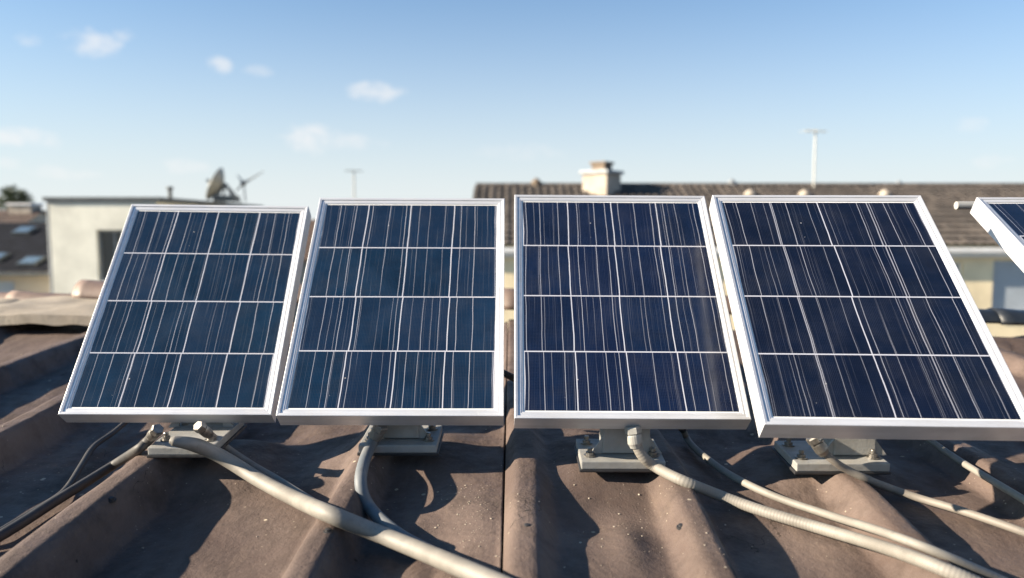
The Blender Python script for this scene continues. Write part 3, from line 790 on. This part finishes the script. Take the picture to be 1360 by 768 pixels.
# --- flat-roofed house at the left
A = empty('flat_roofed_house', (-11.8, 26, 0)); tag(A, 'pale cream flat-roofed house with dark roof edge, left of the panels', 'house')
ax0, ax1, ay0, ay1, az1 = -13.45, -10.35, 22.0, 31.0, CZ + .72
wa = [(-12.12, -11.2, CZ - 1.62, CZ - .12), (-12.2, -11.1, .9, 2.4)]
b = BM(); wall_face(b, ax0, ax1, 0, az1, ay0, wa, .2)
quad(b, (ax0, ay0, 0), (ax0, ay1, 0), (ax0, ay1, az1), (ax0, ay0, az1)); quad(b, (ax1, ay0, 0), (ax1, ay1, 0), (ax1, ay1, az1), (ax1, ay0, az1)); quad(b, (ax0, ay1, 0), (ax1, ay1, 0), (ax1, ay1, az1), (ax0, ay1, az1))
link('wall', b, CREAM, A, world=True)
for q in wa: window(A, *q, ay0, .2, frame=GREYM, mull=True)
b = BM(); box(b, ((ax0 + ax1) / 2, (ay0 + ay1) / 2, az1 + .055), (ax1 - ax0 + .3, ay1 - ay0 + .12, .11)); link('roof', b, TRIM, A, world=True)
b = BM(); box(b, ((ax0 + ax1) / 2, (ay0 + ay1) / 2, az1 - .03), (ax1 - ax0 + .12, ay1 - ay0 + .06, .06)); link('fascia', b, GREYM, A, world=True)
b = BM(); tube(b, [Vector((ax0 - .055, ay0 + .06, .1)), Vector((ax0 - .055, ay0 + .06, az1 - .06))], .055, 12); link('downpipe', b, GREYM, A, world=True)
b = BM(); vx = (229 - 680) / F * 22.5; lathe(b, [(.06, 0), (.06, .24), (.10, .26), (.10, .33)], Vector((vx, 22.5, az1 + .10)), (0, 0, 1), 12); link('vent_pipe', b, TRIM, A, world=True)

# satellite dish on the flat roof, seen from its side, and a small rotor next to it
dy_ = 26.0; dxx = (300 - 680) / F * 25.9; dz0 = az1 + .11
D = empty('satellite_dish', (dxx, dy_, dz0)); tag(D, 'grey satellite dish seen edge on, standing on the flat roof of the cream house', 'satellite dish')
b = BM(); axd = Vector((-.90, -.10, .42)).normalized(); u_ = axd.orthogonal().normalized(); v_ = axd.cross(u_); c = Vector((dxx - .12, dy_, dz0 + .5)); ringsO = []
for k in range(9):
    rr_ = .6 * k / 8; ringsO.append([(c + axd * (.42 * (rr_ / .62) ** 2 * .62) + (u_ * math.cos(2 * math.pi * j / 28) + v_ * math.sin(2 * math.pi * j / 28)) * max(rr_, .002)) for j in range(28)])
vv = [[b.verts.new(p) for p in r_] for r_ in ringsO]; vb = [[b.verts.new(p - axd * .02) for p in r_] for r_ in ringsO]
for i in range(8):
    for j in range(28):
        b.faces.new((vv[i][j], vv[i][(j + 1) % 28], vv[i + 1][(j + 1) % 28], vv[i + 1][j])); b.faces.new((vb[i][j], vb[i + 1][j], vb[i + 1][(j + 1) % 28], vb[i][(j + 1) % 28]))
for j in range(28): b.faces.new((vv[8][j], vv[8][(j + 1) % 28], vb[8][(j + 1) % 28], vb[8][j]))
link('reflector', b, simple('dish_paint', (.26, .27, .26), .5, .1, .1, 4), D, smooth=True, world=True)
b = BM()
for a_, c_ in (((.25, 0), (0, 0)), ((-.25, -.3), (0, 0)), ((.3, .35), (0, 0)), ((-.2, .3), (0, 0))):
    tube(b, [Vector((dxx + a_[0] * 1.2 + .05, dy_ + a_[1], dz0 - .02)), Vector((dxx + .02, dy_, dz0 + .62))], .035, 10)
box(b, (dxx + .05, dy_, dz0 + .1), (.7, .6, .2)); link('stand', b, TRIM, D, world=True)
b = BM(); tube(b, [c - v_ * .5 + axd * .2, c + axd * .42], .018, 8); lathe(b, [(.05, 0), (.06, .05), (.05, .12)], c + axd * .40, axd, 12); link('feed_arm', b, TRIM, D, world=True)
W_ = empty('roof_aerial', ((325 - 680) / F * 25.9, dy_, dz0)); tag(W_, 'thin mast with slanting arms on the flat roof, right of the satellite dish', 'aerial')
wx_ = W_.location.x; hub = Vector((wx_, dy_, CZ + 56 * .0259))
b = BM(); tube(b, [Vector((wx_ + .05, dy_, dz0)), hub], .025, 8); link('mast', b, GREYM, W_, world=True)
for (ex, ez_) in ((.68, .42), (-.25, .30), (-.32, -.28)):
    b = BM(); tube(b, [hub, hub + Vector((ex, .1, ez_))], [.045, .012], 8); link('arm', b, GREYM, W_, world=True)
b = BM(); lathe(b, [(.05, -.08), (.09, -.03), (.09, .05), (.03, .1)], hub, (0, -1, 0), 12); link('hub', b, TRIM, W_, world=True)

# --- low house with the dark roof, far left
Bh = empty('low_house', (-18, 25, 0)); tag(Bh, 'low beige house with dark roof and two skylights at the left edge of the photo', 'house')
bx0, bx1 = -24.0, -13.62
wb = [(-17.5, -15.45, CZ - 3.0, CZ - 1.72)]
b = BM(); wall_face(b, bx0, bx1, 0, CZ - 1.35, 23.3, wb); quad(b, (bx1, 23.3, 0), (bx1, 31, 0), (bx1, 31, CZ - 1.35), (bx1, 23.3, CZ - 1.35)); quad(b, (bx0, 23.3, 0), (bx0, 31, 0), (bx0, 31, CZ - 1.35), (bx0, 23.3, CZ - 1.35))
quad(b, (bx0, 31, 0), (bx1, 31, 0), (bx1, 31, CZ - 1.35), (bx0, 31, CZ - 1.35))
b.faces.new([b.verts.new(p) for p in ((bx1, 23.3, CZ - 1.35), (bx1, 31, CZ - 1.35), (bx1, 27.2, CZ + .0))])
link('wall', b, BEIGE, Bh, world=True); window(Bh, *wb[0], 23.3, blind=.9, mull=False)
pantiles(bx0 - .2, bx1 + .02, 22.9, CZ - 1.42, 27.2, CZ + .11, .30, .25, .012, .018, DARKROOF, Bh)
b = BM(); quad(b, (bx0 - .2, 27.2, CZ + .11), (bx1 + .02, 27.2, CZ + .11), (bx1 + .02, 31.4, CZ - 1.5), (bx0 - .2, 31.4, CZ - 1.5)); link('roof', b, DARKROOF, Bh, world=True)
sn = Vector((0, -1.53, 4.3)).normalized(); sm = Matrix.Rotation(math.atan2(1.53, 4.3), 4, 'X')
SKYL = simple('skylight_glass', (.09, .13, .17), .15, 0, .1, 2)
for (u, v) in ((33, 309), (42, 350), (-6, 345)):
    # point on the slope seen through this direction
    rv = ray(u, v); t = 20.
    while t < 32 and (CAMP + rv * t).z > CZ - 1.42 + ((CAMP + rv * t).y - 22.9) * 1.53 / 4.3: t += .02
    p = CAMP + rv * t + Vector((0, 0, .02))
    b = BM(); box(b, p + sn * .04, (.60, .62, .10), sm, bev=.01); f = link('skylight', b, TRIM, Bh, world=True)
    b = BM(); box(b, p + sn * .096, (.48, .50, .02), sm); o = link('pane', b, SKYL, f)
    for v_2 in o.data.vertices: v_2.co -= Bh.location
b = BM(); box(b, (bx0 + 5, 22.86, CZ - 1.46), (10.6, .1, .1)); link('gutter', b, TRIM, Bh, world=True)

# --- houses further off
def gable_house(name, label, x0, x1, y, dep, eave, ridge, wallm, roofm, chim=None):
    h = empty(name, ((x0 + x1) / 2, y + dep / 2, 0)); tag(h, label, 'house')
    b = BM(); wn_ = [(x0 + (x1 - x0) * f - .5, x0 + (x1 - x0) * f + .5, eave - 1.7, eave - .5) for f in (.2, .5, .8)]
    wall_face(b, x0, x1, 0, eave, y, wn_); ym = y + dep / 2
    for xx in (x0, x1):
        quad(b, (xx, y, 0), (xx, y + dep, 0), (xx, y + dep, eave), (xx, y, eave)); b.faces.new([b.verts.new(p) for p in ((xx, y, eave), (xx, y + dep, eave), (xx, ym, ridge - .08))])
    quad(b, (x0, y + dep, 0), (x1, y + dep, 0), (x1, y + dep, eave), (x0, y + dep, eave)); link('wall', b, wallm, h, world=True)
    for q in wn_: window(h, *q, y)
    pantiles(x0 - .2, x1 + .2, y - .35, eave - .1, ym, ridge, .3, .4, .03, .03, roofm, h)
    pantiles(x0 - .2, x1 + .2, y + dep + .35, eave - .1, ym, ridge, .3, .4, .03, .03, roofm, h)
    if chim:
        b = BM(); cx, cw, top = chim; box(b, (cx, ym, (top + ridge - 1) / 2), (cw, cw * .8, top - ridge + 1)); c_ = link('chimney', b, STONE, h, world=True)
        b = BM(); box(b, (cx, ym, top + .05), (cw + .12, cw * .8 + .12, .1), bev=.01); o = link('cap', b, WHITE, h, world=True)
    return h
gable_house('tiled_house', 'distant house with red brown roof and pale chimney below the round tree', (-60 - 680) / F * 36, (58 - 680) / F * 36, 33, 6, CZ - .6, CZ + .72, BEIGE, REDT, ((37 - 680) / F * 36, 1.05, CZ + .96))
gable_house('tiled_house', 'low distant house hidden behind the gap between the two leftmost panels', -17, -5, 46, 8, CZ - 2.0, CZ + .4, BEIGE, REDT)
gable_house('tiled_house', 'distant low house behind the rear of the cream flat-roofed house', -26, -19.5, 40, 7, CZ - .8, CZ + .35, CREAM, REDT)

# --- round-headed tree
def leaf_mat():
    m = MatB('foliage'); oi = m.noise(1.3, 4)
    c = m.mix(m.ramp(oi, .35, .65), (.045, .065, .022), (.10, .11, .04)); m.set(Base_Color=c, Roughness=.6)
    return m.m
T = empty('tree', ((25 - 680) / F * 70, 70, 0)); tag(T, 'round dark green tree rising over distant roofs at the far left', 'tree')
tx, ty, tz = T.location.x, 70, CZ + 2.25
b = BM(); tube(b, [Vector((tx, ty, 0)), Vector((tx + .1, ty, 3)), Vector((tx - .05, ty, 6)), Vector((tx, ty, tz))], [.28, .22, .16, .05], 10)
for k in range(9):
    a = k * 2.4; tube(b, [Vector((tx, ty, tz - 1.2 + .1 * k)), Vector((tx + math.cos(a) * .9, ty + math.sin(a) * .9, tz - .3 + .12 * k))], [.07, .02], 6)
link('trunk', b, simple('bark', (.12, .09, .06), .9), T, world=True)
b = BM(); rnd = random.Random(3)
for k in range(60):
    d = Vector((rnd.gauss(0, 1), rnd.gauss(0, 1), rnd.gauss(0, .85))).normalized() * (1.6 * rnd.random() ** .5); cc = Vector((tx, ty, tz)) + Vector((d.x, d.y, d.z * .8))
    for j in range(60):
        p = cc + Vector((rnd.gauss(0, .2), rnd.gauss(0, .2), rnd.gauss(0, .17)))
        a = Vector((rnd.gauss(0, 1), rnd.gauss(0, 1), rnd.gauss(0, 1))).normalized(); e = a.orthogonal().normalized()
        s = rnd.uniform(.07, .13); quad(b, p - a * s, p + e * s * .45, p + a * s, p - e * s * .45)
link('crown', b, leaf_mat(), T, world=True)
proto_frame.free()
